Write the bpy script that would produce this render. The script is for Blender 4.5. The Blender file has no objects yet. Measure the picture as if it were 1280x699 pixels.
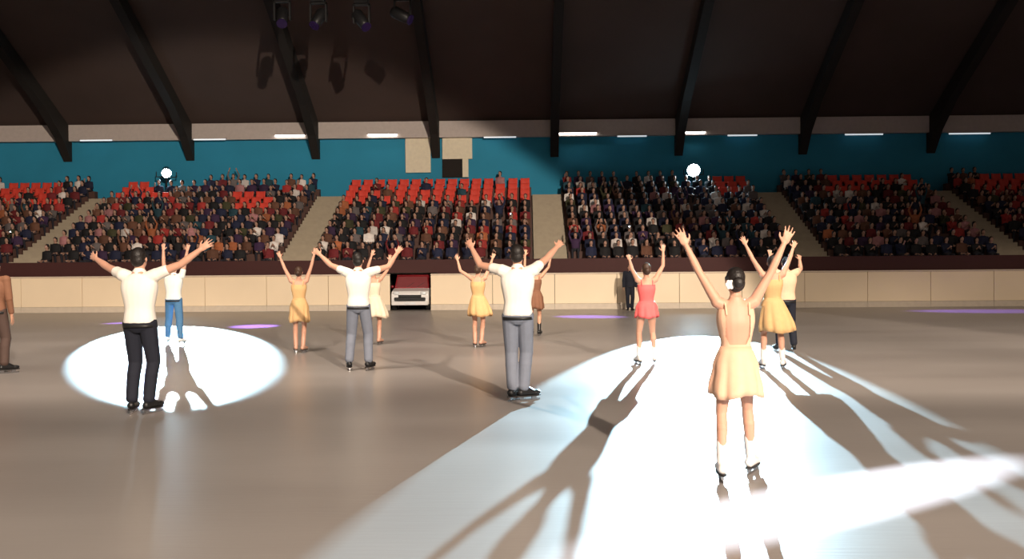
import bpy, bmesh, math, random
import numpy as np
from mathutils import Vector, Matrix

random.seed(7)
S = bpy.context.scene
COL = S.collection
PI = math.pi

# ------------------------------------------------------------------ camera, world, lights, exposure
FPX, CAMH = 1108.0, 1.6
YAW, PITCH, ROLL = math.radians(1.03), -math.atan(14.5 / FPX), 0.0078
_F = Vector((-math.sin(YAW) * math.cos(PITCH), math.cos(YAW) * math.cos(PITCH), math.sin(PITCH)))
_R0 = Vector((math.cos(YAW), math.sin(YAW), 0)); _U0 = _R0.cross(_F)
_R = _R0 * math.cos(ROLL) - _U0 * math.sin(ROLL)
_U = _U0 * math.cos(ROLL) + _R0 * math.sin(ROLL)
CAMP = Vector((0, 0, CAMH))
cam = bpy.data.cameras.new('camera'); cam.sensor_width = 36.0; cam.lens = 36.0 * FPX / 1280.0
cam.clip_end = 300
camo = bpy.data.objects.new('camera', cam); COL.objects.link(camo)
M = Matrix((_R, _U, -_F)).transposed().to_4x4(); M.translation = CAMP
camo.matrix_world = M
S.camera = camo

def ray(x, y): return _F + _R * ((x - 640) / FPX) - _U * ((y - 349.5) / FPX)
def ground(x, y, z=0.0):
    d = ray(x, y); return CAMP + d * ((z - CAMH) / d.z)
def atY(x, y, Y):
    d = ray(x, y); return CAMP + d * (Y / d.y)
def proj(p):
    v = Vector(p) - CAMP; z = v.dot(_F)
    return 640 + FPX * v.dot(_R) / z, 349.5 - FPX * v.dot(_U) / z

S.view_settings.view_transform = 'Standard'
S.view_settings.look = 'None'
S.view_settings.gamma = 1
S.view_settings.use_curve_mapping = False
S.view_settings.exposure = 0.0
S.cycles.use_denoising = True
S.cycles.max_bounces = 6

world = bpy.data.worlds.new('hall_ambience'); S.world = world; world.use_nodes = True
world.node_tree.nodes['Background'].inputs[0].default_value = (0.105, 0.082, 0.070, 1)
world.node_tree.nodes['Background'].inputs[1].default_value = 1.0

def spot(name, pos, target, full_deg, watts, col, blend=0.1, radius=0.1):
    l = bpy.data.lights.new(name, 'SPOT'); l.energy = watts; l.color = col
    l.spot_size = math.radians(full_deg); l.spot_blend = blend; l.shadow_soft_size = radius
    o = bpy.data.objects.new(name, l); COL.objects.link(o)
    o.location = pos
    o.rotation_euler = (Vector(target) - Vector(pos)).to_track_quat('-Z', 'Y').to_euler()
    return o

POS_A = atY(208, 215, 42.95); POS_B = atY(867, 212, 42.95); POS_C = Vector((30, 25, 7))
AIM_A = Vector((-7.93, 19.75, 0)); AIM_B = Vector((2.38, 11.84, 0)); AIM_C = Vector((2.21, 6.15, 0))
COOL = (0.50, 0.82, 1.0)
WARM = (1.0, 0.83, 0.67)
# two follow spots on the top row of the stand facing us, one on the stand at the right end
spot('spot_beam', POS_A + (AIM_A - POS_A).normalized() * .46, AIM_A, 8.1, 420e3, COOL, 0.05, 0.10)
spot('spot_beam', POS_B + (AIM_B - POS_B).normalized() * .46, AIM_B, 8.0, 360e3, COOL, 0.04, 0.10)
spot('spot_beam', POS_C + (AIM_C - POS_C).normalized() * .46, AIM_C, 1.6, 1100e3, (0.74, 0.84, 1.0), 0.25, 0.10)
# warm floodlights: one on the near stand (right, behind us), two unseen rows added under the roof to brighten boards and near ice
FLOODS = [((11.5, -20.0, 13.5), (-1, 9, 0), 44, 84e3, 0.3)]
for fx in (-16.5, -5.5, 5.5, 16.5):
    FLOODS.append(((fx, 11.0, 12.5), (fx * 1.12, 19.0, 0), 74, 6.2e3, 1.2))
for fx in (-11.0, 0.0, 11.0):
    FLOODS.append(((fx, -5.0, 12.5), (fx, 7.0, 0), 82, 2.6e3, 1.2))
for p, t, a, w, r in FLOODS:
    spot('flood_beam', p, t, a, w, WARM, 0.08 if p[1] < -10 else 0.3, r)

# ------------------------------------------------------------------ materials
def mat(name, col, rough=0.7, metal=0.0, var=0.12, scale=6.0, emit=None, strength=0, spec=0.4, bump=0.0, coords='Object', sheen=0):
    m = bpy.data.materials.new(name); m.use_nodes = True
    nt = m.node_tree; b = nt.nodes['Principled BSDF']
    b.inputs['Roughness'].default_value = rough; b.inputs['Metallic'].default_value = metal
    b.inputs['Specular IOR Level'].default_value = spec
    b.inputs['Sheen Weight'].default_value = sheen
    tc = nt.nodes.new('ShaderNodeTexCoord'); nz = nt.nodes.new('ShaderNodeTexNoise')
    nz.inputs['Scale'].default_value = scale; nz.inputs['Detail'].default_value = 3
    nt.links.new(tc.outputs[coords], nz.inputs['Vector'])
    mx = nt.nodes.new('ShaderNodeMix'); mx.data_type = 'RGBA'
    c = Vector(col[:3])
    mx.inputs[6].default_value = (*(c * (1 - var)), 1); mx.inputs[7].default_value = (*[min(1, v) for v in c * (1 + var)], 1)
    nt.links.new(nz.outputs['Fac'], mx.inputs[0]); nt.links.new(mx.outputs[2], b.inputs['Base Color'])
    if bump:
        bp = nt.nodes.new('ShaderNodeBump'); bp.inputs['Strength'].default_value = bump; bp.inputs['Distance'].default_value = 0.01
        nt.links.new(nz.outputs['Fac'], bp.inputs['Height']); nt.links.new(bp.outputs[0], b.inputs['Normal'])
    if emit:
        b.inputs['Emission Color'].default_value = (*emit, 1); b.inputs['Emission Strength'].default_value = strength
    return m

def mat_tint(name, source, rough=0.8):
    """cloth whose colour comes from the object's own colour or from a colour attribute"""
    m = bpy.data.materials.new(name); m.use_nodes = True
    nt = m.node_tree; b = nt.nodes['Principled BSDF']; b.inputs['Roughness'].default_value = rough
    tc = nt.nodes.new('ShaderNodeTexCoord'); nz = nt.nodes.new('ShaderNodeTexNoise'); nz.inputs['Scale'].default_value = 9
    nt.links.new(tc.outputs['Object'], nz.inputs['Vector'])
    if source == 'object':
        n = nt.nodes.new('ShaderNodeObjectInfo'); out = n.outputs['Color']
    else:
        n = nt.nodes.new('ShaderNodeVertexColor'); n.layer_name = 'tint'; out = n.outputs['Color']
    h = nt.nodes.new('ShaderNodeHueSaturation'); ma = nt.nodes.new('ShaderNodeMapRange')
    ma.inputs[3].default_value = 0.75; ma.inputs[4].default_value = 1.25
    nt.links.new(nz.outputs['Fac'], ma.inputs[0]); nt.links.new(ma.outputs[0], h.inputs['Value'])
    nt.links.new(out, h.inputs['Color']); nt.links.new(h.outputs[0], b.inputs['Base Color'])
    return m

def mat_ice():
    m = bpy.data.materials.new('rink_ice'); m.use_nodes = True
    nt = m.node_tree; b = nt.nodes['Principled BSDF']; L = nt.links.new
    tc = nt.nodes.new('ShaderNodeTexCoord')
    n1 = nt.nodes.new('ShaderNodeTexNoise'); n1.inputs['Scale'].default_value = 0.5; n1.inputs['Detail'].default_value = 4
    mp = nt.nodes.new('ShaderNodeMapping'); mp.inputs['Scale'].default_value = (0.35, 1.0, 1.0)
    L(tc.outputs['Object'], mp.inputs['Vector']); L(mp.outputs[0], n1.inputs['Vector'])
    cr = nt.nodes.new('ShaderNodeValToRGB')
    cr.color_ramp.elements[0].position = 0.3; cr.color_ramp.elements[0].color = (0.245, 0.222, 0.210, 1)
    cr.color_ramp.elements[1].position = 0.75; cr.color_ramp.elements[1].color = (0.325, 0.300, 0.285, 1)
    L(n1.outputs['Fac'], cr.inputs[0]); L(cr.outputs[0], b.inputs['Base Color'])
    # skate scratches
    n2 = nt.nodes.new('ShaderNodeTexNoise'); n2.inputs['Scale'].default_value = 14; n2.inputs['Detail'].default_value = 6
    mp2 = nt.nodes.new('ShaderNodeMapping'); mp2.inputs['Scale'].default_value = (0.15, 1.6, 1); mp2.inputs['Rotation'].default_value = (0, 0, 0.5)
    L(tc.outputs['Object'], mp2.inputs['Vector']); L(mp2.outputs[0], n2.inputs['Vector'])
    bp = nt.nodes.new('ShaderNodeBump'); bp.inputs['Strength'].default_value = 0.12; bp.inputs['Distance'].default_value = 0.01
    L(n2.outputs['Fac'], bp.inputs['Height']); L(bp.outputs[0], b.inputs['Normal'])
    mr = nt.nodes.new('ShaderNodeMapRange'); mr.inputs[3].default_value = 0.26; mr.inputs[4].default_value = 0.36
    L(n1.outputs['Fac'], mr.inputs[0]); L(mr.outputs[0], b.inputs['Roughness'])
    b.inputs['IOR'].default_value = 1.31; b.inputs['Specular IOR Level'].default_value = 0.5
    return m

MT = {
 'ice': mat_ice(),
 'concrete': mat('stand_concrete', (0.30, 0.27, 0.24), 0.9, var=.2, scale=3, bump=.2),
 'aisle': mat('aisle_concrete', (0.42, 0.36, 0.27), 0.9, var=.15, scale=4, bump=.2),
 'bench': mat('bench_wood', (0.10, 0.05, 0.04), 0.7),
 'maroon': mat('maroon_paint', (0.055, 0.014, 0.013), 0.7),
 'board': mat('cream_board', (0.88, 0.73, 0.53), 0.45, var=.07, scale=.6, coords='Object'),
 'kick': mat('kickplate', (0.62, 0.54, 0.44), 0.5),
 'rail': mat('board_cap_rail', (0.70, 0.58, 0.46), 0.4),
 'teal': mat('teal_wall_paint', (0.025, 0.28, 0.46), 0.8, var=.2, scale=.4),
 'cream': mat('cream_wall_panel', (0.85, 0.78, 0.60), 0.8),
 'fascia': mat('grey_fascia', (0.55, 0.49, 0.46), 0.7),
 'roof': mat('brown_roof_lining', (0.085, 0.058, 0.050), 0.9, var=.25, scale=.3),
 'rib': mat('dark_roof_steel', (0.020, 0.017, 0.015), 0.8),
 'black': mat('black_metal', (0.012, 0.012, 0.013), 0.45),
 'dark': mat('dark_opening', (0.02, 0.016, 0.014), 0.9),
 'redseat': mat('red_seat_plastic', (0.80, 0.075, 0.05), 0.5),
 'skin': mat('skin', (0.57, 0.30, 0.205), 0.55, var=.06, sheen=.1),
 'skin2': mat('skin_tan', (0.55, 0.29, 0.19), 0.55, var=.06),
 'hair': mat('black_hair', (0.012, 0.009, 0.008), 0.5, var=.3, scale=60, bump=.5),
 'hairb': mat('brown_hair', (0.05, 0.025, 0.015), 0.5, var=.3, scale=60, bump=.5),
 'white': mat('white_cloth', (0.80, 0.76, 0.70), 0.85, var=.05, bump=.15, scale=12),
 'blackcloth': mat('black_cloth', (0.010, 0.012, 0.022), 0.85, bump=.15, scale=12),
 'greycloth': mat('grey_blue_cloth', (0.17, 0.19, 0.24), 0.85, bump=.15, scale=12),
 'jeans': mat('blue_denim', (0.06, 0.16, 0.30), 0.85, bump=.2, scale=30),
 'beige': mat('beige_dress_cloth', (0.76, 0.46, 0.31), 0.75, var=.08, bump=.15, scale=14),
 'yellow': mat('yellow_beige_dress_cloth', (0.60, 0.37, 0.17), 0.75, var=.08, bump=.15, scale=14),
 'pale': mat('pale_dress_cloth', (0.72, 0.60, 0.46), 0.75, var=.08, bump=.15, scale=14),
 'coral': mat('coral_dress_cloth', (0.80, 0.13, 0.13), 0.7, var=.08, bump=.15, scale=14),
 'dkbrown': mat('dark_brown_cloth', (0.07, 0.042, 0.034), 0.8, var=.1, bump=.15, scale=14),
 'brown': mat('brown_cloth', (0.20, 0.09, 0.05), 0.8, var=.1, bump=.15, scale=14),
 'boot_w': mat('white_skate_leather', (0.78, 0.74, 0.72), 0.4),
 'boot_b': mat('black_skate_leather', (0.012, 0.012, 0.013), 0.35),
 'boot_t': mat('tan_skate_leather', (0.50, 0.28, 0.20), 0.45),
 'sole': mat('dark_boot_sole', (0.02, 0.018, 0.018), 0.5),
 'steel': mat('blade_steel', (0.55, 0.55, 0.57), 0.25, 1.0),
 'eye': mat('eye_white', (0.7, 0.7, 0.68), 0.2), 'lip': mat('lips', (0.45, 0.12, 0.11), 0.5),
 'carw': mat('white_car_paint', (0.78, 0.77, 0.76), 0.25, var=.03, spec=.6),
 'carr': mat('dark_red_car_paint', (0.25, 0.012, 0.018), 0.3, var=.05, spec=.6),
 'glass': mat('dark_red_car_glass', (0.22, 0.055, 0.06), 0.12, spec=.8),
 'tyre': mat('tyre_rubber', (0.012, 0.012, 0.012), 0.85),
 'lampglass': mat('headlamp_glass', (0.75, 0.78, 0.8), 0.15, spec=.8),
 'lens': mat('spot_lens', (0.8, 0.9, 1), 0.2, emit=(0.60, 0.86, 1.0), strength=140),
 'tube': mat('fluorescent_tube', (0.9, 0.9, 0.9), 0.3, emit=(1.0, 0.93, 0.85), strength=9),
 'tubedim': mat('old_fluorescent_tube', (0.9, 0.9, 0.9), 0.3, emit=(0.75, 0.85, 0.9), strength=.7),
 'floodglass': mat('flood_glass', (0.9, 0.85, 0.7), 0.2, emit=(1, .85, .65), strength=8),
 'purplelens': mat('purple_lens', (0.02, 0.012, 0.04), 0.2, emit=(0.35, 0.1, 1.0), strength=.01),
 'phone': mat('phone_torch', (0.9, 0.95, 1), 0.2, emit=(0.85, 0.93, 1.0), strength=14),
 'petal': mat('white_petal', (0.85, 0.80, 0.74), 0.6),
 'tint': mat_tint('spectator_cloth', 'object'), 'tintattr': mat_tint('crowd_cloth', 'attr'),
 'trouser': mat('spectator_trousers', (0.025, 0.025, 0.035), 0.9, var=.4, scale=2),
 'fskin': mat('spectator_skin', (0.46, 0.27, 0.20), 0.6),
}

# ------------------------------------------------------------------ mesh helpers
def mesh(name, verts, faces, m=None, smooth=False):
    me = bpy.data.meshes.new(name); me.from_pydata([tuple(v) for v in verts], [], faces); me.update()
    if m: me.materials.append(MT[m] if isinstance(m, str) else m)
    if smooth: me.polygons.foreach_set('use_smooth', [True] * len(me.polygons))
    return me
def link(name, me, parent=None, loc=None, rot=None):
    o = bpy.data.objects.new(name, me); COL.objects.link(o)
    if parent: o.parent = parent
    if loc is not None: o.location = loc
    if rot is not None: o.rotation_euler = rot
    return o
def tag(o, label, cat, group=None, kind=None):
    if label: o['label'] = label
    if cat: o['category'] = cat
    if group: o['group'] = group
    if kind: o['kind'] = kind
    return o
def empty(name, loc, rz=0):
    o = bpy.data.objects.new(name, None); COL.objects.link(o); o.location = loc; o.rotation_euler = (0, 0, rz)
    o.empty_display_size = .2
    return o

class MB:
    def __init__(s): s.v = []; s.f = []
    def add(s, vf):
        n = len(s.v); s.v += [Vector(p) for p in vf[0]]; s.f += [tuple(i + n for i in f) for f in vf[1]]; return s
    def box(s, x0, x1, y0, y1, z0, z1):
        return s.add(([(x0,y0,z0),(x1,y0,z0),(x1,y1,z0),(x0,y1,z0),(x0,y0,z1),(x1,y0,z1),(x1,y1,z1),(x0,y1,z1)],
                      [(0,3,2,1),(4,5,6,7),(0,1,5,4),(1,2,6,5),(2,3,7,6),(3,0,4,7)]))
    def extrude(s, prof, axis, a, b):
        """prof: 2D polygon; axis 'x' => (y,z) profile"""
        n = len(prof)
        if axis == 'x': v = [(a, p, q) for p, q in prof] + [(b, p, q) for p, q in prof]
        elif axis == 'y': v = [(p, a, q) for p, q in prof] + [(p, b, q) for p, q in prof]
        else: v = [(p, q, a) for p, q in prof] + [(p, q, b) for p, q in prof]
        f = [tuple(range(n - 1, -1, -1)), tuple(range(n, 2 * n))] + [(i, (i + 1) % n, (i + 1) % n + n, i + n) for i in range(n)]
        return s.add((v, f))
    def build(s, name, m, parent=None, smooth=False, loc=None, bevel=0, rot=None):
        me = mesh(name, s.v, s.f, m, smooth)
        bm = bmesh.new(); bm.from_mesh(me); bmesh.ops.recalc_face_normals(bm, faces=bm.faces)
        if bevel: bmesh.ops.bevel(bm, geom=list(bm.edges), offset=bevel, segments=2, affect='EDGES', profile=.5)
        bm.to_mesh(me); bm.free()
        return link(name, me, parent, loc, rot)

def frame(d):
    d = Vector(d).normalized(); a = Vector((0, 0, 1)) if abs(d.z) < .9 else Vector((0, 1, 0))
    x = a.cross(d).normalized(); return x, d.cross(x), d
def rings(rs, cap=True):
    n = len(rs[0]); v = [p for r in rs for p in r]; f = []
    for i in range(len(rs) - 1):
        for j in range(n):
            k = (j + 1) % n; f.append((i*n+j, i*n+k, (i+1)*n+k, (i+1)*n+j))
    if cap: f += [tuple(range(n - 1, -1, -1)), tuple((len(rs)-1)*n + j for j in range(n))]
    return v, f
def capsule(p0, p1, r0, r1, n=12):
    p0, p1 = Vector(p0), Vector(p1); x, y, d = frame(p1 - p0); rs = []
    for a in (-80, -45, -15): rs.append((p0 + d * r0 * math.sin(math.radians(a)), r0 * math.cos(math.radians(a))))
    for a in (15, 45, 80): rs.append((p1 + d * r1 * math.sin(math.radians(a)), r1 * math.cos(math.radians(a))))
    return rings([[c + (x * math.cos(2*PI*j/n) + y * math.sin(2*PI*j/n)) * r for j in range(n)] for c, r in rs])
def tube(p0, p1, r0, r1=None, n=12):
    p0, p1 = Vector(p0), Vector(p1); r1 = r0 if r1 is None else r1; x, y, d = frame(p1 - p0)
    return rings([[c + (x * math.cos(2*PI*j/n) + y * math.sin(2*PI*j/n)) * r for j in range(n)] for c, r in ((p0, r0), (p1, r1))])
def ellipsoid(c, rx, ry, rz, ax=None, n=14, m=9):
    c = Vector(c); X, Y, Z = ax if ax else (Vector((1,0,0)), Vector((0,1,0)), Vector((0,0,1))); rs = []
    for i in range(m):
        a = math.radians(-84 + 168 * i / (m - 1))
        rs.append([c + X * (rx * math.cos(a) * math.cos(2*PI*j/n)) + Y * (ry * math.cos(a) * math.sin(2*PI*j/n)) + Z * (rz * math.sin(a)) for j in range(n)])
    return rings(rs)
def loft(levels, n=20, pw=2.3):
    """levels: (z, half width, half depth, y offset)"""
    rs = []
    for z, w, d, yo in levels:
        r = []
        for j in range(n):
            a = 2*PI*j/n; ca, sa = math.cos(a), math.sin(a)
            r.append(Vector((w * math.copysign(abs(ca) ** (2/pw), ca), yo + d * math.copysign(abs(sa) ** (2/pw), sa), z)))
        rs.append(r)
    return rings(rs)

def remesh(name, prims, voxel, m, smooth=4, decimate=None):
    mb = MB()
    for p in prims: mb.add(p)
    me = mesh(name, mb.v, mb.f)
    bm = bmesh.new(); bm.from_mesh(me); bmesh.ops.recalc_face_normals(bm, faces=bm.faces); bm.to_mesh(me); bm.free()
    o = link('tmp', me)
    r = o.modifiers.new('r', 'REMESH'); r.mode = 'VOXEL'; r.voxel_size = voxel; r.use_smooth_shade = True
    if smooth:
        s = o.modifiers.new('s', 'SMOOTH'); s.iterations = smooth; s.factor = .5
    if decimate:
        d = o.modifiers.new('d', 'DECIMATE'); d.ratio = decimate
    dg = bpy.context.evaluated_depsgraph_get()
    res = bpy.data.meshes.new_from_object(o.evaluated_get(dg)); res.name = name
    bpy.data.objects.remove(o); bpy.data.meshes.remove(me)
    res.materials.clear()
    if m: res.materials.append(MT[m])
    res.polygons.foreach_set('use_smooth', [True] * len(res.polygons))
    return res

# ------------------------------------------------------------------ the setting: ice, stand, wall, roof
BY = 34.0                        # inner face of the rink boards
tag(MB().box(-48, 48, -24, 46, -.3, 0).build('floor', 'ice'), 'grey ice of the rink floor', None, kind='structure')

ROWS, RUN, RISE, Y0, Z0 = 12, 0.7, 0.325, 34.9, 1.5
XL, XR = -34.0, 32.0
row_y = lambda i: Y0 + i * RUN
row_z = lambda i: Z0 + i * RISE
AISLES = []                      # x centre of each aisle
for px in (38, 372, 688, 1012, 1262): AISLES.append(atY(px, 318, 36.0).x)
AW = 1.35
st = tag(empty('grandstand', (0, Y0, 0)), 'stepped concrete grandstand behind the rink boards', None, kind='structure')
for i in range(ROWS):
    MB().box(XL, XR, row_y(i) - Y0, row_y(i) + RUN - Y0 + (.5 if i == ROWS - 1 else 0), row_z(i) - .1 - (RISE if i else 0), row_z(i)).build('terrace_step', 'concrete', st)
BLOCKS = []                      # (x0, x1, phrase)
edges = [XL] + [v for a in AISLES for v in (a - AW / 2, a + AW / 2)] + [XR]
PHR = ['leftmost block', 'second block from left', 'block behind the car', 'fourth block from left', 'second block from right', 'rightmost block']
for k in range(6): BLOCKS.append((edges[2*k] + .05, edges[2*k+1] - .05, PHR[k]))
for i in range(ROWS):
    for x0, x1, _ in BLOCKS:
        MB().box(x0, x1, row_y(i) - Y0 + .36, row_y(i) - Y0 + .68, row_z(i), row_z(i) + .42).build('bench', 'bench', st)
for k, ax in enumerate(AISLES):
    words = ['leftmost', 'second from left', 'middle', 'second from right', 'rightmost'][k]
    t = tag(empty('aisle_stairs', (ax, Y0, Z0)), 'pale concrete aisle stairs, %s of five, between crowded seat blocks' % words, 'stairs', 'aisle stairs of the stand')
    sm = MB().box(-AW/2, AW/2, 0, RUN/2, 0, RISE/2 + .012)
    me = None
    for i in range(ROWS - 1):
        for h in range(2):
            yy = i * RUN + h * RUN / 2; zz = i * RISE
            MB().box(-AW/2, AW/2, yy, yy + RUN/2 - .01, zz, zz + (h + 1) * RISE / 2 + (.01 if h else .0)).build('step', 'aisle', t)
# low parapet in front of the first row, with an opening where the car stands
CARX = atY(513, 365, 34).x
tag(MB().box(XL, CARX - 1.0, BY + .45, BY + .75, 0, 1.95).box(CARX + 1.0, XR, BY + .45, BY + .75, 0, 1.95)
    .box(CARX - 1.0, CARX + 1.0, BY + .45, BY + .75, 1.44, 1.95).build('wall_parapet', 'maroon'), 'dark maroon parapet in front of the first row', None, kind='structure')
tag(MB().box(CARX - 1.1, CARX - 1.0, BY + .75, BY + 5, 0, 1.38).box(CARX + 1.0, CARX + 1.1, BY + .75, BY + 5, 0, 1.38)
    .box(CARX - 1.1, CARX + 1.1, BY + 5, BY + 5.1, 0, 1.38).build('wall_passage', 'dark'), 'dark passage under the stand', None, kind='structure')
WY = row_y(ROWS - 1) + RUN + .5
EZ, RS = 8.65, 0.58             # eaves height, roof slope
tag(MB().box(XL, XR, WY, WY + .3, 0, EZ + .3).build('wall_back', 'teal'), 'teal painted wall above the stand', None, kind='structure')
RY0 = 14.0
tag(MB().extrude([(WY + .3, EZ), (RY0, EZ + (WY - RY0) * RS), (RY0, EZ + (WY - RY0) * RS + .3), (WY + .3, EZ + .3)], 'x', XL, XR)
    .extrude([(RY0, EZ + (WY - RY0) * RS), (RY0 - 38, EZ + (WY - RY0) * RS - 7), (RY0 - 38, EZ + (WY - RY0) * RS - 6.7), (RY0, EZ + (WY - RY0) * RS + .3)], 'x', XL, XR)
    .build('ceiling', 'roof'), 'dark brown sloping roof of the hall', None, kind='structure')
tag(MB().box(XL, XR, WY - .32, WY, EZ - .62, EZ + .18).build('trim_1', 'fascia'), 'pale grey ledge under the eaves', None, kind='structure')
ORD = ['leftmost', 'second', 'third', 'fourth', 'fifth', 'sixth', 'seventh', 'eighth', 'rightmost']
RIBS = [atY(px, 180, WY).x for px in (85, 238, 395, 545, 693, 848, 1003, 1163)]
for k, x in enumerate(RIBS):
    dz = lambda y: EZ + (WY - y) * RS
    prof = [(WY, dz(WY)), (RY0, dz(RY0)), (RY0, dz(RY0) - .55), (WY - 2.4, dz(WY - 2.4) - .75), (WY - .9, dz(WY) - .55), (WY - .05, 7.05), (WY, 7.05)]
    o = MB().extrude(prof, 'x', x - .2, x + .2).build('roof_rib', 'rib')
    tag(o, 'dark roof rib bending down onto the teal wall, %s from left' % (ORD[k] if k else 'first'), 'roof rib', 'roof ribs of the hall')
# pale wall panels and doorway in the middle of the back wall
def wallrect(x0, y0, x1, y1, Y): a, b = atY(x0, y1, Y), atY(x1, y0, Y); return a.x, b.x, a.z, b.z
for k, r in enumerate([(507, 166, 538, 216), (553, 166, 590, 199)]):
    x0, x1, z0, z1 = wallrect(*r, WY - .1); z1 = min(z1, EZ - .63)
    tag(MB().box(x0, x1, WY - .12, WY + .01, z0, z1).build('trim_%d' % (k + 2), 'cream', bevel=.01),
        ['cream wall panel left of the middle roof rib', 'cream wall panel above the doorway'][k], None, kind='structure')
x0, x1, z0, z1 = wallrect(553, 199, 578, 222, WY - .1)
d = tag(MB().box(x0, x1, WY - .08, WY + .01, z0, z1).build('door_1', 'dark'), 'dark doorway in the teal back wall', None, kind='structure')
MB().box(x1 + .01, x1 + .30, WY - .25, WY - .18, z0, z1).build('door_leaf', 'cream', d)

# rink boards: panels, kickplates and cap rail
rb = tag(empty('rink_boards', (0, BY, 0)), 'long cream rink boards between the ice and the stand', 'rink boards')
PW = 2.4
def panels(xa, xb):
    n = max(1, round((xb - xa) / PW)); w = (xb - xa) / n
    for k in range(n):
        a = xa + k * w
        MB().box(a + .008, a + w - .008, 0, .08, .22, 1.34).build('panel', 'board', rb, bevel=.006)
        MB().box(a + .004, a + w - .004, -.015, .08, 0, .215).build('kickplate', 'kick', rb)
    MB().box(xa, xb, -.03, .12, 1.345, 1.40).build('cap_rail', 'rail', rb, bevel=.012)
panels(XL, CARX - .78); panels(CARX + .78, XR)

# ------------------------------------------------------------------ fixtures
def followspot(pos, aim, floor_z, label, k=1.0):
    pos = Vector(pos); d = (Vector(aim) - pos).normalized()
    base = Vector((pos.x, pos.y, floor_z)); t = tag(empty('followspot', base), label, 'spotlight', 'follow spots in the hall')
    p = pos - base; q = Vector(d)
    MB().add(tube(p - q * .55, p + q * .30, .19*k, .19*k, 20)).build('housing', 'black', t, True)
    MB().add(tube(p + q * .30, p + q * .42, .21*k, .23*k, 20)).build('lens_hood', 'black', t)
    MB().add(tube(p + q * .40, p + q * .435, .20*k, .21*k, 20)).build('lens', 'lens', t)
    MB().add(tube((0, 0, max(.3, p.z - .75)), p - Vector((0, 0, .15)), .035)).build('pole', 'black', t)
    for k in range(3):
        a = k * 2 * PI / 3 + .4
        MB().add(tube((0, 0, max(.35, p.z - .8)), (.32 * math.cos(a), .20 * math.sin(a), .02), .022)).build('leg', 'black', t)
    s = Vector((-q.y, q.x, 0)).normalized()
    MB().add(tube(p + s * .23*k, p + s * .23*k - Vector((0, 0, .25)), .02)).add(tube(p - s * .23*k, p - s * .23*k - Vector((0, 0, .25)), .02)) \
        .add(tube(p - s * .24*k - Vector((0, 0, .25)), p + s * .24*k - Vector((0, 0, .25)), .02)).build('yoke', 'black', t)
    return t
followspot(POS_A, AIM_A, row_z(11), 'glowing follow spot on the top row above the second block')
followspot(POS_B, AIM_B, row_z(11), 'brightest follow spot on the top row, beside red seats', 1.4)

# fluorescent battens under the ledge; some dim tubes are added to wash the wall
TUBES = [(362, 36, 1), (478, 36, 1), (722, 46, 1), (867, 28, 1), (262, 40, 0), (120, 40, 0), (625, 40, 0), (790, 36, 0), (928, 36, 0), (1080, 46, 0), (1212, 50, 0)]
for k, (px, w, on) in enumerate(TUBES):
    p = atY(px, 168 - (px - 640) * .0078 + (0 if on else 4), WY - .38); hw = w / 2 / FPX * WY
    lab = {362: 'bright fluorescent tube above the second seat block', 478: 'bright fluorescent tube left of the cream wall panels', 722: 'longest bright fluorescent tube, near the middle roof rib',
           867: 'short bright fluorescent tube above the brightest follow spot', 262: 'dim fluorescent tube right of the second roof rib', 120: 'added dim fluorescent tube right of the first roof rib',
           625: 'added dim fluorescent tube right of the cream wall panels', 790: 'added dim fluorescent tube left of the sixth roof rib', 928: 'dim fluorescent tube left of the seventh roof rib',
           1080: 'added dim fluorescent tube left of the eighth roof rib', 1212: 'dim fluorescent tube at far right under the ledge'}[px]
    t = tag(empty('fluorescent_light', p), lab, 'ceiling light', 'fluorescent tubes under the eaves ledge')
    MB().box(-hw - .05, hw + .05, -.05, .08, .05, .11).build('housing', 'fascia', t)
    MB().add(tube((-hw, 0, .02), (hw, 0, .02), .035)).build('tube', 'tube' if on else 'tubedim', t)

# stage lights on a truss near the roof (only their lower ends show), throwing purple pools by the boards
TY = 33.0
STAGE = [(353, 22), (398, 24), (452, 26), (503, 20)]
PURPLE = [((318, 408), 2.6), ((150, 404), 1.6), ((735, 396), 3.6), ((1240, 389), 5.5)]
tz = atY(400, -42, TY).z
tru = tag(empty('lighting_truss', (atY(430, 0, TY).x, TY, tz)), 'dark lighting truss hanging near the roof', 'truss')
for dy, dz in ((-.15, 0), (.15, 0), (0, .28)):
    MB().add(tube((-3, dy, dz), (3, dy, dz), .03)).build('chord', 'black', tru)
for k in range(12):
    x = -3 + k * .5
    MB().add(tube((x, -.15, 0), (x + .25, 0, .28), .014)).add(tube((x + .25, 0, .28), (x + .5, .15, 0), .014)).build('lattice_brace', 'black', tru)
for x in (-2.6, 2.6):
    MB().add(tube((x, 0, .28), (x, 0, EZ + (WY - TY) * RS - tz - .02), .012)).build('cable', 'black', tru)
for k, ((px, py), (pt, wid)) in enumerate(zip(STAGE, PURPLE)):
    p = atY(px, py, TY); aim = ground(*pt); q = (aim - p).normalized()
    t = tag(empty('stage_light', p), 'dark moving stage light hanging near the roof, %s from left' % ORD[k].replace('leftmost', 'first'), 'stage light', 'stage lights on the truss')
    g = 1.25
    MB().add(capsule(-q * .22*g, q * .12*g, .19*g, .17*g)).build('head', 'black', t, True)
    MB().add(tube(q * .24*g, q * .30*g, .15*g, .16*g)).build('lens', 'purplelens', t)
    MB().box(-.32, -.26, -.06, .06, -.1, .6).box(.26, .32, -.06, .06, -.1, .6).box(-.32, .32, -.06, .06, .55, .62).build('yoke', 'black', t)
    MB().box(-.25, .25, -.16, .16, .62, max(.7, tz - p.z - .05)).build('base', 'black', t, bevel=.01)
    dist = (aim - p).length
    spot('purple_beam', p + q * .44, aim, math.degrees(wid / dist) * .60, 40e3 * (1.6 if px in (353, 503) else 1.0), (0.34, 0.16, 1.0), .7, .08)
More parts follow.
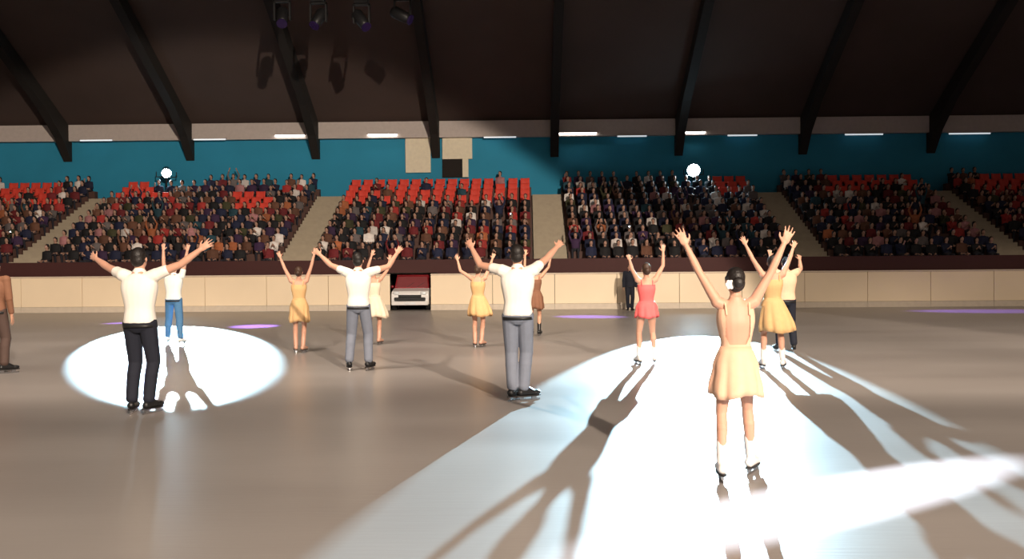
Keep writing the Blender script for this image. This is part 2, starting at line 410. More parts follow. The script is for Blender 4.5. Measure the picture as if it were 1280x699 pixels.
for k, (p, tgt, a, w, r) in enumerate(FLOODS):
    p = Vector(p); q = (Vector(tgt) - p).normalized()
    # housings sit behind their lamps, all outside the picture
    t = tag(empty('floodlight', p), ['warm floodlight above the near stand'] [0] if k == 0 else 'added warm floodlight under the roof, %s in the %s row' % (ORD[(k-1) % 4].replace('leftmost', 'first'), 'front' if k < 5 else 'back'), 'floodlight', 'floodlights of the hall')
    MB().add(tube(-q * .5, -q * (r + .06), .16, .32, 16)).build('housing', 'black', t)
    MB().add(tube(-q * .3, -q * .3 + Vector((0, 0, 2.0)), .03)).build('bracket', 'black', t)

# ------------------------------------------------------------------ skaters
def ik(a, b, l1, l2, pole):
    a, b, pole = Vector(a), Vector(b), Vector(pole); d = b - a; L = d.length
    if L > (l1 + l2) * .999: b = a + d.normalized() * (l1 + l2) * .999; d = b - a; L = d.length
    c = (l1*l1 - l2*l2 + L*L) / (2*L); h = math.sqrt(max(0, l1*l1 - c*c)); u = d.normalized()
    p = pole - u * pole.dot(u)
    if p.length < 1e-4: p = Vector((0, 0, -1)) - u * -u.z
    return a + u * c + p.normalized() * h, b

def hand_prims(W, d, n, side, k):
    """palm, four fingers and a thumb; d points to the fingertips, n out of the palm, side towards the thumb"""
    d = d.normalized(); n = (n - d * n.dot(d)).normalized(); s = d.cross(n)
    if s.dot(side) < 0: s = -s
    P = [ellipsoid(W + d * .045 * k, .040 * k, .055 * k, .017 * k, (s, d, n), 12, 7)]
    for j, (off, ln, sp) in enumerate(((.031, .078, .20), (.011, .090, .06), (-.010, .084, -.08), (-.030, .066, -.24))):
        b = W + d * (.080 if j in (1, 2) else .074) * k + s * off * k
        u = (d + s * sp + n * .10).normalized(); m = b + u * ln * .52 * k
        v = (u + n * .30).normalized(); e = m + v * ln * .48 * k
        P += [capsule(b - u * .02 * k, m, .0098 * k, .0090 * k, 8), capsule(m, e, .0090 * k, .0075 * k, 8)]
    b = W + d * .022 * k + s * .030 * k; u = (d * .75 + s * .85 + n * .2).normalized(); m = b + u * .04 * k; v = (d + s * .35 + n * .25).normalized()
    P += [capsule(b - u * .01 * k, m, .0130 * k, .0105 * k, 8), capsule(m, m + v * .032 * k, .0105 * k, .0085 * k, 8)]
    return P

def person(label, feet, H, hands, outfit, sex='f', facing=0.0, foot_yaw=0.0, voxel=.009, lean=0.0, group='skaters on the ice',
           skin='skin', hair='hair', stretch=(.93, .93), lift=None, arms_down=False, name='person', skates=True, hem=.38, cat='person', poles=None, head_turn=0.0, dressm=None):
    g = [ground(*p) for p in feet]; base = (g[0] + g[1]) / 2; rz = math.radians(facing)
    t = tag(empty(name, base, rz), label, cat, group)
    inv = Matrix.Rotation(-rz, 3, 'Z')
    loc = lambda w: inv @ (Vector(w) - base)
    b0 = .055 if skates else .0
    k = H / 1.75; z = lambda u: b0 + u * H
    fem = sex == 'f'
    sw = (.098 if fem else .112) * H
    Lsh = lean * H
    yo = lambda u: Lsh * max(0, (u - .55)) / .3
    # torso cross sections
    if fem: lv = [(.475,.035,.045),(.50,.088,.064),(.535,.100,.070),(.575,.088,.062),(.62,.070,.050),(.67,.076,.056),(.73,.088,.064),(.775,.088,.056),(.81,.078,.046),(.838,.042,.036),(.86,.030,.031)]
    else:   lv = [(.475,.035,.045),(.50,.086,.062),(.535,.092,.067),(.575,.088,.063),(.62,.082,.058),(.67,.090,.062),(.73,.102,.068),(.775,.105,.062),(.81,.092,.050),(.838,.050,.042),(.86,.036,.036)]
    fine = []                                  # smooth the sections along the spine
    for q in range(len(lv) - 1):
        p0, p1, p2, p3 = (np.array(lv[max(0, min(len(lv) - 1, q + o))]) for o in (-1, 0, 1, 2))
        for a in (0, .25, .5, .75):
            w_ = .5 * (2*p1 + (p2 - p0)*a + (2*p0 - 5*p1 + 4*p2 - p3)*a*a + (3*p1 - p0 - 3*p2 + p3)*a**3)
            fine.append((p1[0] + (p2[0] - p1[0]) * a, max(.02, w_[1]), max(.02, w_[2])))
    lv = fine + [lv[-1]]
    def torso(lo, hi, inf): return loft([(z(u), w*H + inf, d*H + inf, yo(u)) for u, w, d in lv if lo - 1e-6 <= u <= hi + 1e-6])
    # legs
    fl = [loc(p) for p in g]; 
    if fl[0].x > fl[1].x: fl = fl[::-1]
    hips = [Vector((s * .050 * H, 0, z(.525))) for s in (-1, 1)]; legs = []
    for i in (0, 1):
        an = Vector((fl[i].x, fl[i].y - .01, b0 + .058 * H))
        if lift and lift[0] == i: an += Vector(lift[1])
        kn, an = ik(hips[i], an, .245 * H, .235 * H, (.12 * (1 if i else -1), 1, 0)); legs.append((hips[i], kn, an))
    # arms
    sh = [Vector((s * (sw - .012), yo(.8), z(.815) + (.0 if arms_down else .018 * H))) for s in (-1, 1)]
    L1, L2, LH = .172 * H, .150 * H, .105 * H; arms = []
    for i in (0, 1):
        s = -1 if i == 0 else 1
        if arms_down or hands[i] is None:
            el = sh[i] + Vector((s * .05, -.01, -L1)); wr = el + Vector((s * .01, .05, -L2))
        else:
            if len(hands[i]) == 2:
                Y = base.y; tgt = loc(atY(hands[i][0], hands[i][1], Y)); d2 = Vector((tgt.x - sh[i].x, 0, tgt.z - sh[i].z))
                want = (L1 + L2 + LH) * stretch[i]; fwd = math.sqrt(max(0, want**2 - d2.length**2))
                # keep part of the shortfall as an elbow bend instead of reaching far forward
                for _ in range(3):
                    tgt = loc(atY(hands[i][0], hands[i][1], base.y + sh[i].y + min(fwd, .30 * H)))
                    d2 = Vector((tgt.x - sh[i].x, 0, tgt.z - sh[i].z)); fwd = math.sqrt(max(0, want**2 - d2.length**2))
            else: tgt = Vector(hands[i])
            pole = Vector((s * .35, -.25, -.9)) if not poles else Vector(poles[i])
            el, tip = ik(sh[i], tgt, L1, L2 + LH * .8, pole)
            wr = el + (tip - el).normalized() * L2
        arms.append((sh[i], el, wr))
    sk = []
    sk.append(torso(0, 1, 0))
    neck0 = Vector((0, yo(.84), z(.83))); hc = Vector((0, yo(.93) + .008 * H, z(.932)))
    sk.append(capsule(neck0, hc - Vector((0, 0, .03 * H)), .034*H if not fem else .029*H, .031*H if not fem else .027*H))
    hz = Matrix.Rotation(math.radians(head_turn), 3, 'Z'); hp = lambda x, y, zz: hc + hz @ Vector((x, y, zz)) * H
    hax = (hz @ Vector((1,0,0)), hz @ Vector((0,1,0)), Vector((0,0,1)))
    sk += [ellipsoid(hp(0, -.006, .012), .043*H, .053*H, .055*H, hax), ellipsoid(hp(0, .012, -.022), .034*H, .040*H, .042*H, hax),
           ellipsoid(hp(0, .036, -.050), .016*H, .014*H, .012*H, hax),
           capsule(hp(0, .050, .004), hp(0, .060, -.016), .006*H, .009*H, 8)]
    for s in (-1, 1): sk.append(ellipsoid(hp(s*.044, -.004, -.004), .006*H, .012*H, .018*H, hax, 8, 7))
    for i, (a, e, w) in enumerate(arms):
        s = -1 if i == 0 else 1; r = .88 if fem else 1.06
        sk += [capsule(Vector((s * .03 * H, yo(.8), z(.80))), a, .040*H*r, .036*H*r), capsule(a, a.lerp(e, .45), .034*H*r, .029*H*r), capsule(a.lerp(e, .45), e, .029*H*r, .022*H*r),
               capsule(e, e.lerp(w, .35), .023*H*r, .0235*H*r), capsule(e.lerp(w, .35), w, .0235*H*r, .0150*H*r)]
        sk += hand_prims(w, w - e, Vector((0, 1, 0)) if not arms_down else Vector((-s, 0, 0)), Vector((-s, 0, 0)) if not arms_down else Vector((0, 1, 0)), k)
    for i, (h, kn, an) in enumerate(legs):
        r = .98 if fem else 1.0; yv = Vector((0, -.012 * H, 0))
        sk += [capsule(h, h.lerp(kn, .5), .054*H*r, .043*H*r), capsule(h.lerp(kn, .5), kn, .043*H*r, .030*H*r),
               capsule(kn, kn.lerp(an, .3) + yv, .030*H*r, .033*H*r), capsule(kn.lerp(an, .3) + yv, an, .033*H*r, .019*H*r)]
    toes = []
    for i, (h, kn, an) in enumerate(legs):
        s = -1 if i == 0 else 1; a = -s * math.radians(14) + math.radians(foot_yaw); fd = Vector((math.sin(-a), math.cos(a), 0)); toes.append(fd)
        sk.append(capsule(an + Vector((0, 0, -.03 * H)), an + fd * .085 * H + Vector((0, 0, -.045 * H)), .020*H, .014*H))
    body = link('body', remesh('body', sk, voxel, skin, 3), t)
    for s in (-1, 1):
        link('eye', mesh('eye', *ellipsoid(hp(s*.018, .0465, .006), .0065*H, .004*H, .0045*H, hax, 10, 7), 'eye', True), body)
    link('mouth', mesh('mouth', *ellipsoid(hp(0, .0475, -.034), .013*H, .005*H, .0035*H, hax, 10, 7), 'lip', True), body)
    # hair
    hr = [ellipsoid(hp(0, -.016, .022), .0475*H, .054*H, .053*H, hax), ellipsoid(hp(0, -.030, -.006), .044*H, .036*H, .045*H, hax)]
    for s in (-1, 1): hr.append(capsule(hp(s*.040, .008, .020), hp(s*.042, -.006, -.010), .010*H, .008*H, 8))
    ho = link('hair', remesh('hair', hr, voxel * 1.1, hair, 2), t)
    if fem:
        bc = hp(0, -.072, -.004)
        link('hair_bun', remesh('hair_bun', [ellipsoid(bc, .030*H, .026*H, .030*H), ellipsoid(bc + Vector((0, .012*H, 0)), .020*H, .02*H, .02*H)], voxel, hair, 2), ho)
    # boots and blades
    for i, (h, kn, an) in enumerate(legs):
        fd = toes[i]; up = (kn - an).normalized(); rt = Vector((fd.y, -fd.x, 0)); zl = Vector((0, 0, 1))
        gz = an - zl * .058 * H                       # sole level under the ankle
        shaft = .09 if skates else .02
        bp_ = [capsule(an + up * shaft * H, an, .032*H, .027*H), capsule(gz - fd * .024*H + zl * .026*H, gz + fd * .060*H + zl * .024*H, .0255*H, .0245*H),
               ellipsoid(gz + fd * .092*H + zl * .019*H, .026*H, .038*H, .019*H, (rt, fd, zl)), capsule(an, gz + fd * .05*H + zl * .03*H, .026*H, .024*H)]
        bt = link('boot', remesh('boot', bp_, .009, outfit['boot'], 3), t)
        so = MB(); n = 14; pts = []
        for j in range(n):
            a = 2*PI*j/n; pts.append(gz + fd * (.035*H + .098*H * math.cos(a)) + rt * (.026*H * math.sin(a)))
        so.add(rings([[p - zl * .004 for p in pts], [p + zl * .010 for p in pts]])).build('sole', 'sole', bt)
        if skates:
            mb = MB(); x0, x1 = -.058*H, .125*H
            def bx(a, b, z0, z1, w): 
                c = [gz + fd * u + rt * v + zl * q for q in (z0, z1) for u, v in ((a, -w), (b, -w), (b, w), (a, w))]
                mb.add((c, [(0,3,2,1),(4,5,6,7),(0,1,5,4),(1,2,6,5),(2,3,7,6),(3,0,4,7)]))
            bx(x0, x1, -.055, -.034, .004); bx(-.035*H, -.005*H, -.036, -.003, .012); bx(.06*H, .095*H, -.036, -.003, .012)
            mb.build('blade', 'steel', bt)
    # clothes
    inf = .011 * k
    if 'shirt' in outfit:
        P = [torso(.53, .838, inf + .004)]
        P.append(capsule(Vector((0, yo(.84), z(.825))), Vector((0, yo(.85), z(.846))), .045*H, .041*H))
        for i, (a, e, w) in enumerate(arms):
            s = -1 if i == 0 else 1; q = outfit.get('sleeve', .40)
            P.append(capsule(Vector((s * .03 * H, yo(.8), z(.80))), a, .046*H, .043*H))
            P.append(capsule(a, a.lerp(e, min(1, q)), .042*H, .036*H) if q <= 1 else capsule(a, e, .042*H, .034*H))
            if q > 1: P.append(capsule(e, e.lerp(w, q - 1), .032*H, .026*H))
        so = link('shirt', remesh('shirt', P, voxel * 1.1, outfit['shirt'], 3), t)
        col_ = [[Vector((math.cos(2*PI*j/18) * .040*H, yo(.86) + .002 + math.sin(2*PI*j/18) * .040*H, zz)) for j in range(18)] for zz in (z(.845), z(.862))]
        cm = link('collar', mesh('collar', *rings(col_, False), outfit['shirt'], True), so); m_ = cm.modifiers.new('thick', 'SOLIDIFY'); m_.thickness = .006
    if 'jacket' in outfit:
        P = [loft([(z(u), w*H + .028, d*H + .022, yo(u)) for u, w, d in lv if .50 <= u <= .838])]
        for i, (a, e, w) in enumerate(arms):
            s = -1 if i == 0 else 1
            P += [capsule(Vector((s*.03*H, yo(.8), z(.80))), a, .050*H, .046*H), capsule(a, e, .044*H, .036*H), capsule(e, e.lerp(w, .85), .035*H, .027*H)]
        link('jacket', remesh('jacket', P, voxel * 1.1, outfit['jacket'], 3), t)
    if 'trousers' in outfit:
        P = [torso(.475, .62, inf)]
        for i, (h, kn, an) in enumerate(legs):
            yv = Vector((0, -.010 * H, 0)); cm_ = kn.lerp(an, .35) + yv
            P += [capsule(h, kn, .060*H, .046*H), capsule(kn, cm_, .046*H, .044*H), capsule(cm_, an + Vector((0, 0, .012*H)), .044*H, .040*H)]
        tr = link('trousers', remesh('trousers', P, voxel * 1.1, outfit['trousers'], 3), t)
        if 'shirt' in outfit:
            ring = []
            for zz in (z(.508), z(.527)):
                v_, _f = loft([(zz, .092*H + .020, .067*H + .020, 0), (zz + .01, .09*H, .07*H, 0)], 28); ring.append(v_[:28])
            bo = link('belt', mesh('belt', *rings(ring, False), 'black', True), tr); m_ = bo.modifiers.new('thick', 'SOLIDIFY'); m_.thickness = .008
    if 'dress' in outfit:
        bod = remesh('bodice', [torso(.535, .79 if not outfit.get('lowback') else .81, .009 * k)], voxel, outfit['dress'], 2)
        bm = bmesh.new(); bm.from_mesh(bod)
        kill = []
        for f in bm.faces:
            c = f.calc_center_median(); u = (c.z - b0) / H
            if u > .785 and abs(c.x) < .040 * H: kill.append(f)
            elif outfit.get('lowback') and c.y < yo(u) - .015*H and u > .625 and abs(c.x) < .060 * H * min(1, .62 + (u - .62) * 8): kill.append(f)
            elif u > .80: kill.append(f)
        bmesh.ops.delete(bm, geom=kill, context='FACES'); bm.to_mesh(bod); bm.free()
        bo = link('bodice', bod, t)
        for s in (-1, 1):
            q = [Vector((s*.058*H, yo(.8) + .050*H, z(.785))), Vector((s*.062*H, yo(.8) + .030*H, z(.83))), Vector((s*.062*H, yo(.8) - .012*H, z(.842))), Vector((s*.058*H, yo(.8) - .040*H, z(.815))), Vector((s*.056*H, yo(.8) - .052*H, z(.775)))]
            mb = MB()
            for a, b in zip(q, q[1:]): mb.add(capsule(a, b, .010*k, .010*k, 8))
            mb.build('strap', outfit['dress'], bo, True)
        hw = outfit.get('flare', .125); n = 64; rs = []
        rnd = random.Random(label)
        ph = rnd.random() * 6; sway = outfit.get('sway', 0)
        for q in range(9):
            u = q / 8; zz = .615 + (hem - .615) * u
            w = .074 + (hw - .074) * (min(1, u * 1.25) ** .8); d = .056 + (hw * .82 - .056) * (min(1, u * 1.25) ** .8)
            w = max(w, .074 + .036 * min(1, u * 3)); d = max(d, .056 + .026 * min(1, u * 3))
            r = []
            for j in range(n):
                a = 2*PI*j/n; pl = 1 + (.07 * u) * math.sin(9 * a + ph) + .03 * u * math.sin(17 * a + ph * 2)
                r.append(Vector((w * H * pl * math.cos(a) + sway * u * H, d * H * pl * math.sin(a), z(zz) + .012 * H * u * math.sin(3 * a + ph))))
            rs.append(r)
        sk_ = link('skirt', mesh('skirt', *rings(rs, False), outfit.get('skirt', outfit['dress']), True), t)
        m_ = sk_.modifiers.new('thick', 'SOLIDIFY'); m_.thickness = .005
    if 'flower' in outfit:
        c = hp(-.040, -.058, -.012)
        fl_ = MB()
        for j in range(6):
            a = 2*PI*j/6
            fl_.add(ellipsoid(c + Vector((math.cos(a) * .022, -.012, math.sin(a) * .022)), .016, .007, .016, None, 8, 7))
        fl_.add(ellipsoid(c + Vector((0, -.018, 0)), .012, .009, .012, None, 8, 7))
        fo = fl_.build('hair_flower', 'petal', t, True); fo['label'] = 'white flower pinned in the hair'
    return t

MEN = dict(shirt='white', trousers='greycloth', boot='boot_b')
person('skater in white shirt and black trousers, back turned, arms spread wide', [(166, 517), (187, 517)], 1.80, [(104, 313), (264, 302)],
       dict(shirt='white', trousers='blackcloth', boot='boot_b'), 'm', facing=-4, foot_yaw=0)
person('skater in white top and blue jeans behind the black-trousered skater', [(210, 430), (226, 432)], 1.72, [(204, 303), (236, 303)],
       dict(shirt='white', trousers='jeans', boot='boot_w'), 'm', facing=0, hair='hairb', stretch=(.95, .95))
person('skater in yellow beige dress left of the grey-trousered pair, arms raised', [(370, 441), (379, 441)], 1.60, [(347, 314), (395, 309)],
       dict(dress='yellow', boot='boot_t', flare=.118), 'f', facing=6, hem=.34, hair='hairb')
person('skater in white shirt and grey trousers just left of the car', [(437, 463), (461, 463)], 1.80, [(393, 312), (502, 308)], MEN, 'm', facing=0, stretch=(.9, .9))
person('skater in pale dress mostly hidden behind the skater beside the car', [(462, 431), (474, 431)], 1.60, [(467, 312), (488, 318)],
       dict(dress='pale', boot='boot_t', flare=.15, sway=.03), 'f', hem=.33, hair='hairb')
person('skater in yellow beige dress right of the car, arms raised', [(594, 434), (602, 434)], 1.62, [(570, 318), (618, 316)],
       dict(dress='yellow', boot='boot_t', flare=.15, sway=.03), 'f', facing=-8, hem=.36, hair='hairb')
person('skater in white shirt and grey trousers standing between the two light pools', [(641, 501), (655, 501)], 1.82, [(584, 299), (705, 299)], MEN, 'm', facing=-6, foot_yaw=-38, stretch=(.93, .95))
person('skater in brown dress half hidden behind the middle white-shirted skater', [(665, 420), (674, 420)], 1.62, [(657, 312), (690, 316)],
       dict(dress='brown', boot='boot_b', flare=.12), 'f', hem=.36, skin='skin2')
person('skater in coral pink dress at the far edge of the big light pool', [(799, 456), (818, 455)], 1.60, [(785, 318), (829, 305)],
       dict(dress='coral', boot='boot_w', flare=.12), 'f', facing=4, hem=.45, hair='hairb')
person('nearest skater in backless beige dress with white flower in dark hair', [(902, 601), (938, 592)], 1.53, [(846, 284), (991, 281)],
       dict(dress='beige', boot='boot_w', flare=.128, lowback=True, flower=True), 'f', facing=0, foot_yaw=-18, hem=.37, voxel=.0065, stretch=(.99, .99))
person('skater in yellow beige dress just right of the nearest skater', [(954, 461), (978, 461)], 1.70, [(927, 296), (996, 297)],
       dict(dress='yellow', boot='boot_w', flare=.155, sway=.04), 'f', facing=-10, hem=.31, stretch=(.99, .99))
person('skater in dark trousers behind the rightmost yellow dress', [(974, 440), (992, 440)], 1.70, [(962, 312), (999, 318)],
       dict(shirt='beige', trousers='blackcloth', boot='boot_b'), 'm', facing=0)
person('skater in dark brown trousers cut off by the left picture edge', [(-16, 466), (6, 467)], 1.74, [None, None],
       dict(shirt='brown', trousers='dkbrown', boot='boot_b', sleeve=1.8), 'm', arms_down=True, foot_yaw=-25, skin='skin2')
person('person in dark jacket standing at the boards left of the coral skater', [(785, 388), (790, 388)], 1.70, [None, None],
       dict(shirt='blackcloth', jacket='blackcloth', trousers='blackcloth', boot='boot_b'), 'm', facing=180, arms_down=True, skates=False, group=None, voxel=.012)

# ------------------------------------------------------------------ small car in the gate of the boards
def car():
    t = tag(empty('car', (CARX, BY + 1.28, 0)), 'small white car with dark red windscreen in the boards gate', 'car')
    W = .72
    # lower body: side profile (y forward = away), nose towards us
    low = [(-1.42, .22), (-1.46, .40), (-1.44, .62), (-1.36, .74), (-.80, .84), (1.30, .86), (1.42, .70), (1.42, .24)]
    MB().extrude(low, 'x', -W, W).build('body', 'carw', t, bevel=.045)
    cab = MB(); 
    b = [(-W + .03, -.82, .83), (W - .03, -.82, .83), (W - .03, 1.30, .84), (-W + .03, 1.30, .84)]; top = [(-W + .09, -.50, 1.32), (W - .09, -.50, 1.32), (W - .09, .98, 1.32), (-W + .09, .98, 1.32)]
    cab.add((b + top, [(0,3,2,1),(4,5,6,7),(0,1,5,4),(1,2,6,5),(2,3,7,6),(3,0,4,7)])).build('cabin', 'carr', t, bevel=.03)
    rf = MB().box(-W + .09, W - .09, -.50, .98, 1.315, 1.36).build('roof', 'carr', t, bevel=.02)
    def quad(name, pts, m, off, par=t):
        n = (Vector(pts[1]) - Vector(pts[0])).cross(Vector(pts[2]) - Vector(pts[0])).normalized()
        v = [Vector(p) + n * off for p in pts] + [Vector(p) - n * .01 for p in pts]
        mb = MB(); mb.add((v, [(0,1,2,3),(7,6,5,4),(0,4,5,1),(1,5,6,2),(2,6,7,3),(3,7,4,0)])); return mb.build(name, m, par)
    quad('windscreen', [(-W + .09, -.79, .87), (W - .09, -.79, .87), (W - .15, -.535, 1.28), (-W + .15, -.535, 1.28)], 'glass', .012)
    for s in (-1, 1):
        quad('side_window', [(s*(W - .045), -.70, .88), (s*(W - .045), .20, .88), (s*(W - .09), .20, 1.26), (s*(W - .09), -.45, 1.26)][::s], 'glass', .012)
        quad('side_window', [(s*(W - .045), .28, .88), (s*(W - .045), 1.16, .88), (s*(W - .09), .92, 1.26), (s*(W - .09), .28, 1.26)][::s], 'glass', .012)
        MB().add(ellipsoid((s * .52, -1.43, .66), .13, .05, .075)).build('headlamp', 'lampglass', t, True)
        mr = MB().add(ellipsoid((s * (W + .07), -.66, .90), .07, .05, .06)).build('wing_mirror', 'carr', t, True)
        for y in (-.92, .92):
            w = MB().add(tube((s * (W - .15), y, .27), (s * (W + .01), y, .27), .27, .27, 24)).build('wheel', 'tyre', t)
            MB().add(tube((s * (W + .005), y, .27), (s * (W + .022), y, .27), .16, .15, 16)).build('hubcap', 'steel', w)
    MB().box(-.44, .44, -1.485, -1.42, .50, .60).build('grille', 'black', t, bevel=.015)
    MB().box(-.60, .60, -1.50, -1.40, .36, .50).build('air_intake', 'black', t, bevel=.03)
    MB().box(-W + .02, W - .02, -1.52, -1.38, .20, .35).build('bumper', 'carw', t, bevel=.03)
    MB().box(-.22, .22, -1.53, -1.515, .24, .32).build('number_plate', 'lampglass', t)
    for s in (-.2, .2): MB().add(tube((s, -.80, .885), (s + .28, -.68, 1.06), .008)).build('wiper', 'black', t)
car()

# ------------------------------------------------------------------ red empty seats and the crowd
REDZONES = [(140, 220, 210, 244), (392, 212, 662, 246), (893, 206, 932, 236), (1036, 205, 1146, 236), (1222, 206, 1300, 236), (0, 226, 72, 250), (284, 236, 338, 258)]
def seat_mesh():
    mb = MB(); r = []
    prof = [(-.20, .00), (-.22, .03), (-.05, .035), (.12, .02), (.17, .06), (.21, .20), (.24, .40), (.255, .42), (.275, .41), (.25, .20), (.21, .03), (.14, -.02), (-.05, -.01)]
    n = 7; rs = []
    for j in range(n):
        x = -.22 + .44 * j / (n - 1); e = abs(x) / .22
        rs.append([Vector((x, p - .03 * e * e, q + .045 * e ** 3 * (1 if p < .15 else .3))) for p, q in prof])
    mb.add(rings(rs)); mb.box(-.05, .05, -.08, .08, -.06, .0)
    return mesh('stadium_seat', mb.v, mb.f, 'redseat', True)
SEAT = seat_mesh()
NUM = ['first', 'second', 'third', 'fourth', 'fifth', 'sixth', 'seventh', 'eighth', 'ninth', 'tenth', 'eleventh', 'twelfth', 'thirteenth', 'fourteenth',
       'fifteenth', 'sixteenth', 'seventeenth', 'eighteenth', 'nineteenth', 'twentieth'] + ['twenty-' + w for w in ('first', 'second', 'third', 'fourth', 'fifth', 'sixth', 'seventh', 'eighth', 'ninth')]

def sitter(pose):
    """seated figure facing -y, seat level at z = 0 (bench top)"""
    P = []; hip = .10
    P.append(loft([(-.02, .13, .11, 0), (.06, .175, .13, 0), (.20, .165, .12, -.01), (.36, .19, .125, -.02), (.46, .19, .11, -.02), (.53, .10, .07, -.02)], 14))
    P += [capsule((0, -.02, .52), (0, -.03, .60), .055, .052), ellipsoid((0, -.04, .69), .076, .095, .115), ellipsoid((0, -.075, .645), .055, .06, .06), capsule((0, -.13, .69), (0, -.145, .665), .010, .015, 8)]
    sh = [Vector((s * .175, -.02, .46)) for s in (-1, 1)]
    tg = {'lap': [(-.10, -.30, .10), (.10, -.30, .10)], 'clap': [(-.03, -.33, .36), (.03, -.33, .36)], 'phone': [(-.04, -.32, .55), (.12, -.30, .12)],
          'cheer': [(-.17, -.12, 1.0), (.17, -.12, 1.0)]}[pose]
    for i in (0, 1):
        s = -1 if i == 0 else 1
        el, w = ik(sh[i], tg[i], .29, .30, (s * .2, .25, -.95))
        P += [capsule(sh[i], el, .055, .045), capsule(el, w, .044, .032), ellipsoid(w + (w - el).normalized() * .06, .04, .04, .05)]
        P += [capsule((s * hip, -.02, .05), (s * .12, -.36, .06), .085, .065), capsule((s * .12, -.36, .06), (s * .12, -.28, -.36), .06, .045), capsule((s * .12, -.27, -.38), (s * .13, -.39, -.385), .04, .035)]
    me = remesh('body', P, .022, None, 2, .14)
    for m in ('tint', 'fskin', 'trouser'): me.materials.append(MT[m])
    hands = [Vector(p) for p in tg]
    for p in me.polygons:
        c = p.center
        if c.z > .54 and abs(c.x) < .12 and c.y > -.22: p.material_index = 1
        elif any((c - h).length < .10 for h in hands): p.material_index = 1
        elif c.z < .02 or (c.y < -.12 and c.z < .15): p.material_index = 2
    hr = remesh('hair', [ellipsoid((0, -.015, .725), .088, .100, .100), ellipsoid((0, .025, .665), .080, .065, .09)], .022, 'hair', 1, .25)
    return me, hr
SIT = [sitter(p) for p in ('lap', 'clap', 'phone', 'cheer', 'lap')]
PAL = [('black', (.008, .008, .010), 24), ('navy', (.010, .014, .045), 18), ('dark red', (.16, .014, .018), 11), ('purple', (.040, .016, .055), 6), ('brown', (.14, .06, .035), 12),
       ('grey', (.14, .12, .12), 8), ('red', (.40, .035, .03), 6), ('orange', (.42, .13, .05), 4), ('white', (.80, .74, .70), 8), ('teal', (.015, .06, .085), 3), ('olive', (.05, .05, .02), 4), ('pink', (.42, .19, .20), 4)]
BAG = [(n, c) for n, c, w in PAL for _ in range(w)]
COOLBAG = [(n, c) for n, c in BAG if n in ('black', 'navy', 'purple', 'teal', 'grey', 'white')]
HAIRC = ['hair'] * 1
keep = [(POS_A.x, .75), (POS_B.x, .75)]
spectators = []; seats = []
for i in range(ROWS):
    for bi, (x0, x1, ph) in enumerate(BLOCKS):
        n = int((x1 - x0 - .1) / .55); xs = [x0 + .3 + k * (x1 - x0 - .6) / max(1, n - 1) for k in range(n)]
        ks = 0; kp = 0
        for x in xs:
            y = row_y(i) + .50; zb = row_z(i) + .42
            u, v = proj((x, y - .1, zb + .45))
            if u < -25 or u > 1305: continue
            if i == ROWS - 1 and any(abs(x - kx) < kr for kx, kr in keep): continue
            if any(a <= u <= c and b <= v <= d for a, b, c, d in REDZONES) and random.random() < .90:
                seats.append((x, y, zb, i, bi, ks)); ks += 1; continue
            if random.random() < .05: continue
            bag = COOLBAG if (690 < u < 985 and random.random() < .6) else BAG
            if i == 0: bag = [q for q in bag if q[0] in ('black', 'navy', 'brown', 'dark red', 'purple')]
            nm, c = random.choice(bag)
            kd = random.choices(range(5), (6, 4, 2, .5, 4))[0]
            spectators.append((x + random.uniform(-.03, .03), y + random.uniform(-.02, .02), zb, i, bi, nm, c, kd, random.uniform(-.25, .25), random.uniform(.92, 1.0), kp)); kp += 1
BP = {'leftmost block': 'leftmost block', 'second block from left': 'second block from left', 'block behind the car': 'block behind the car', 'fourth block from left': 'fourth block from left', 'second block from right': 'second block from right', 'rightmost block': 'rightmost block'}
for x, y, zb, i, bi, k in seats:
    o = link('stadium_seat', SEAT, None, (x, y - .01, zb + .06))
    tag(o, 'empty red plastic seat, row %d of %s, %s red seat from left' % (i + 1, PHR[bi], NUM[k]), 'seat', 'empty red seats near the top of the stand')
N_IND = 300
for j, (x, y, zb, i, bi, nm, c, kd, rz, sc, k) in enumerate(spectators[:N_IND]):
    t = tag(empty('person', (x, y, zb), rz), 'spectator in %s top %s, row %d of %s, %s from left' % (nm, ('hands-on-lap', 'clapping', 'one-hand-up', 'cheering', 'hands-on-lap')[kd], i + 1, PHR[bi], NUM[k]), 'person', 'spectators seated in the stand')
    t.scale = (sc, sc, sc)
    b = link('body', SIT[kd][0], t); v = random.uniform(.8, 1.2); b.color = (c[0]*v, c[1]*v, c[2]*v, 1)
    link('hair', SIT[kd][1], t)
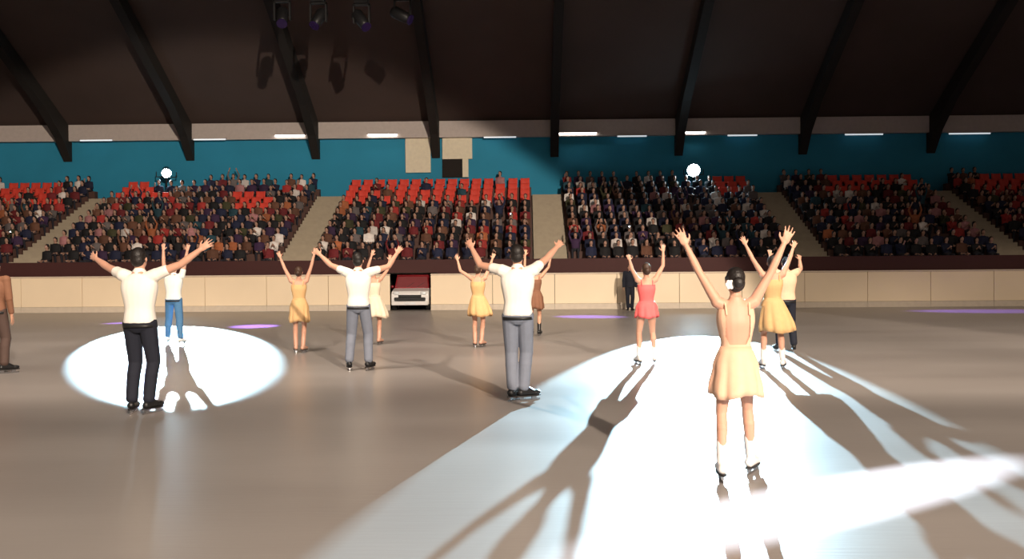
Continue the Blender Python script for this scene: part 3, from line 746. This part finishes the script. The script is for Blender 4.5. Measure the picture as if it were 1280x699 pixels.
# the rest of the crowd, higher up: one body of people
V, Fc, MI, TI = [], [], [], []; off = 0
geo = []
for me, hr in SIT:
    a = []
    for m_, add in ((me, 0), (hr, 3)):
        co = np.empty(len(m_.vertices) * 3); m_.vertices.foreach_get('co', co)
        a.append((co.reshape(-1, 3), [tuple(p.vertices) for p in m_.polygons], [p.material_index + add for p in m_.polygons]))
    geo.append(a)
for (x, y, zb, i, bi, nm, c, kd, rz, sc, k) in spectators[N_IND:]:
    R = np.array(Matrix.Rotation(rz, 3, 'Z')); v = random.uniform(.8, 1.2)
    for co, fs, mi in geo[kd]:
        V.append(co @ R.T * sc + np.array((x, y, zb))); Fc += [tuple(q + off for q in f) for f in fs]; MI += mi
        TI.append(np.tile((c[0]*v, c[1]*v, c[2]*v, 1), (len(co), 1))); off += len(co)
me = bpy.data.meshes.new('crowd'); me.from_pydata(np.concatenate(V).tolist(), [], Fc); me.update()
for m in ('tintattr', 'fskin', 'trouser', 'hair'): me.materials.append(MT[m])
me.polygons.foreach_set('material_index', MI); me.polygons.foreach_set('use_smooth', [True] * len(MI))
at = me.color_attributes.new('tint', 'FLOAT_COLOR', 'POINT'); at.data.foreach_set('color', np.concatenate(TI).ravel())
tag(link('crowd', me), 'packed crowd of spectators in the upper rows of the stand', 'crowd', kind='stuff')
print('spectators', len(spectators), 'seats', len(seats))
# a few phones with their torches lit, held up in the front rows
for px, py, lab in ((783, 285, 'phone with lit torch in the crowd left of the brightest spot'), (22, 296, 'phone with lit torch in the leftmost seat block'), (640, 262, 'phone with lit torch in the block behind the car')):
    p = None
    best = min(spectators[:N_IND], key=lambda s: (proj((s[0], s[1] - .35, s[2] + .62))[0] - px) ** 2 + (proj((s[0], s[1] - .35, s[2] + .62))[1] - py) ** 2)
    x, y, zb = best[:3]
    t = tag(empty('phone', (x - .04, y - .40, zb + .60)), lab, 'phone')
    MB().box(-.04, .04, -.006, .006, -.02, .13).build('case', 'black', t, bevel=.004)
    MB().add(tube((0, -.006, .09), (0, -.012, .09), .022)).build('torch', 'phone', t)
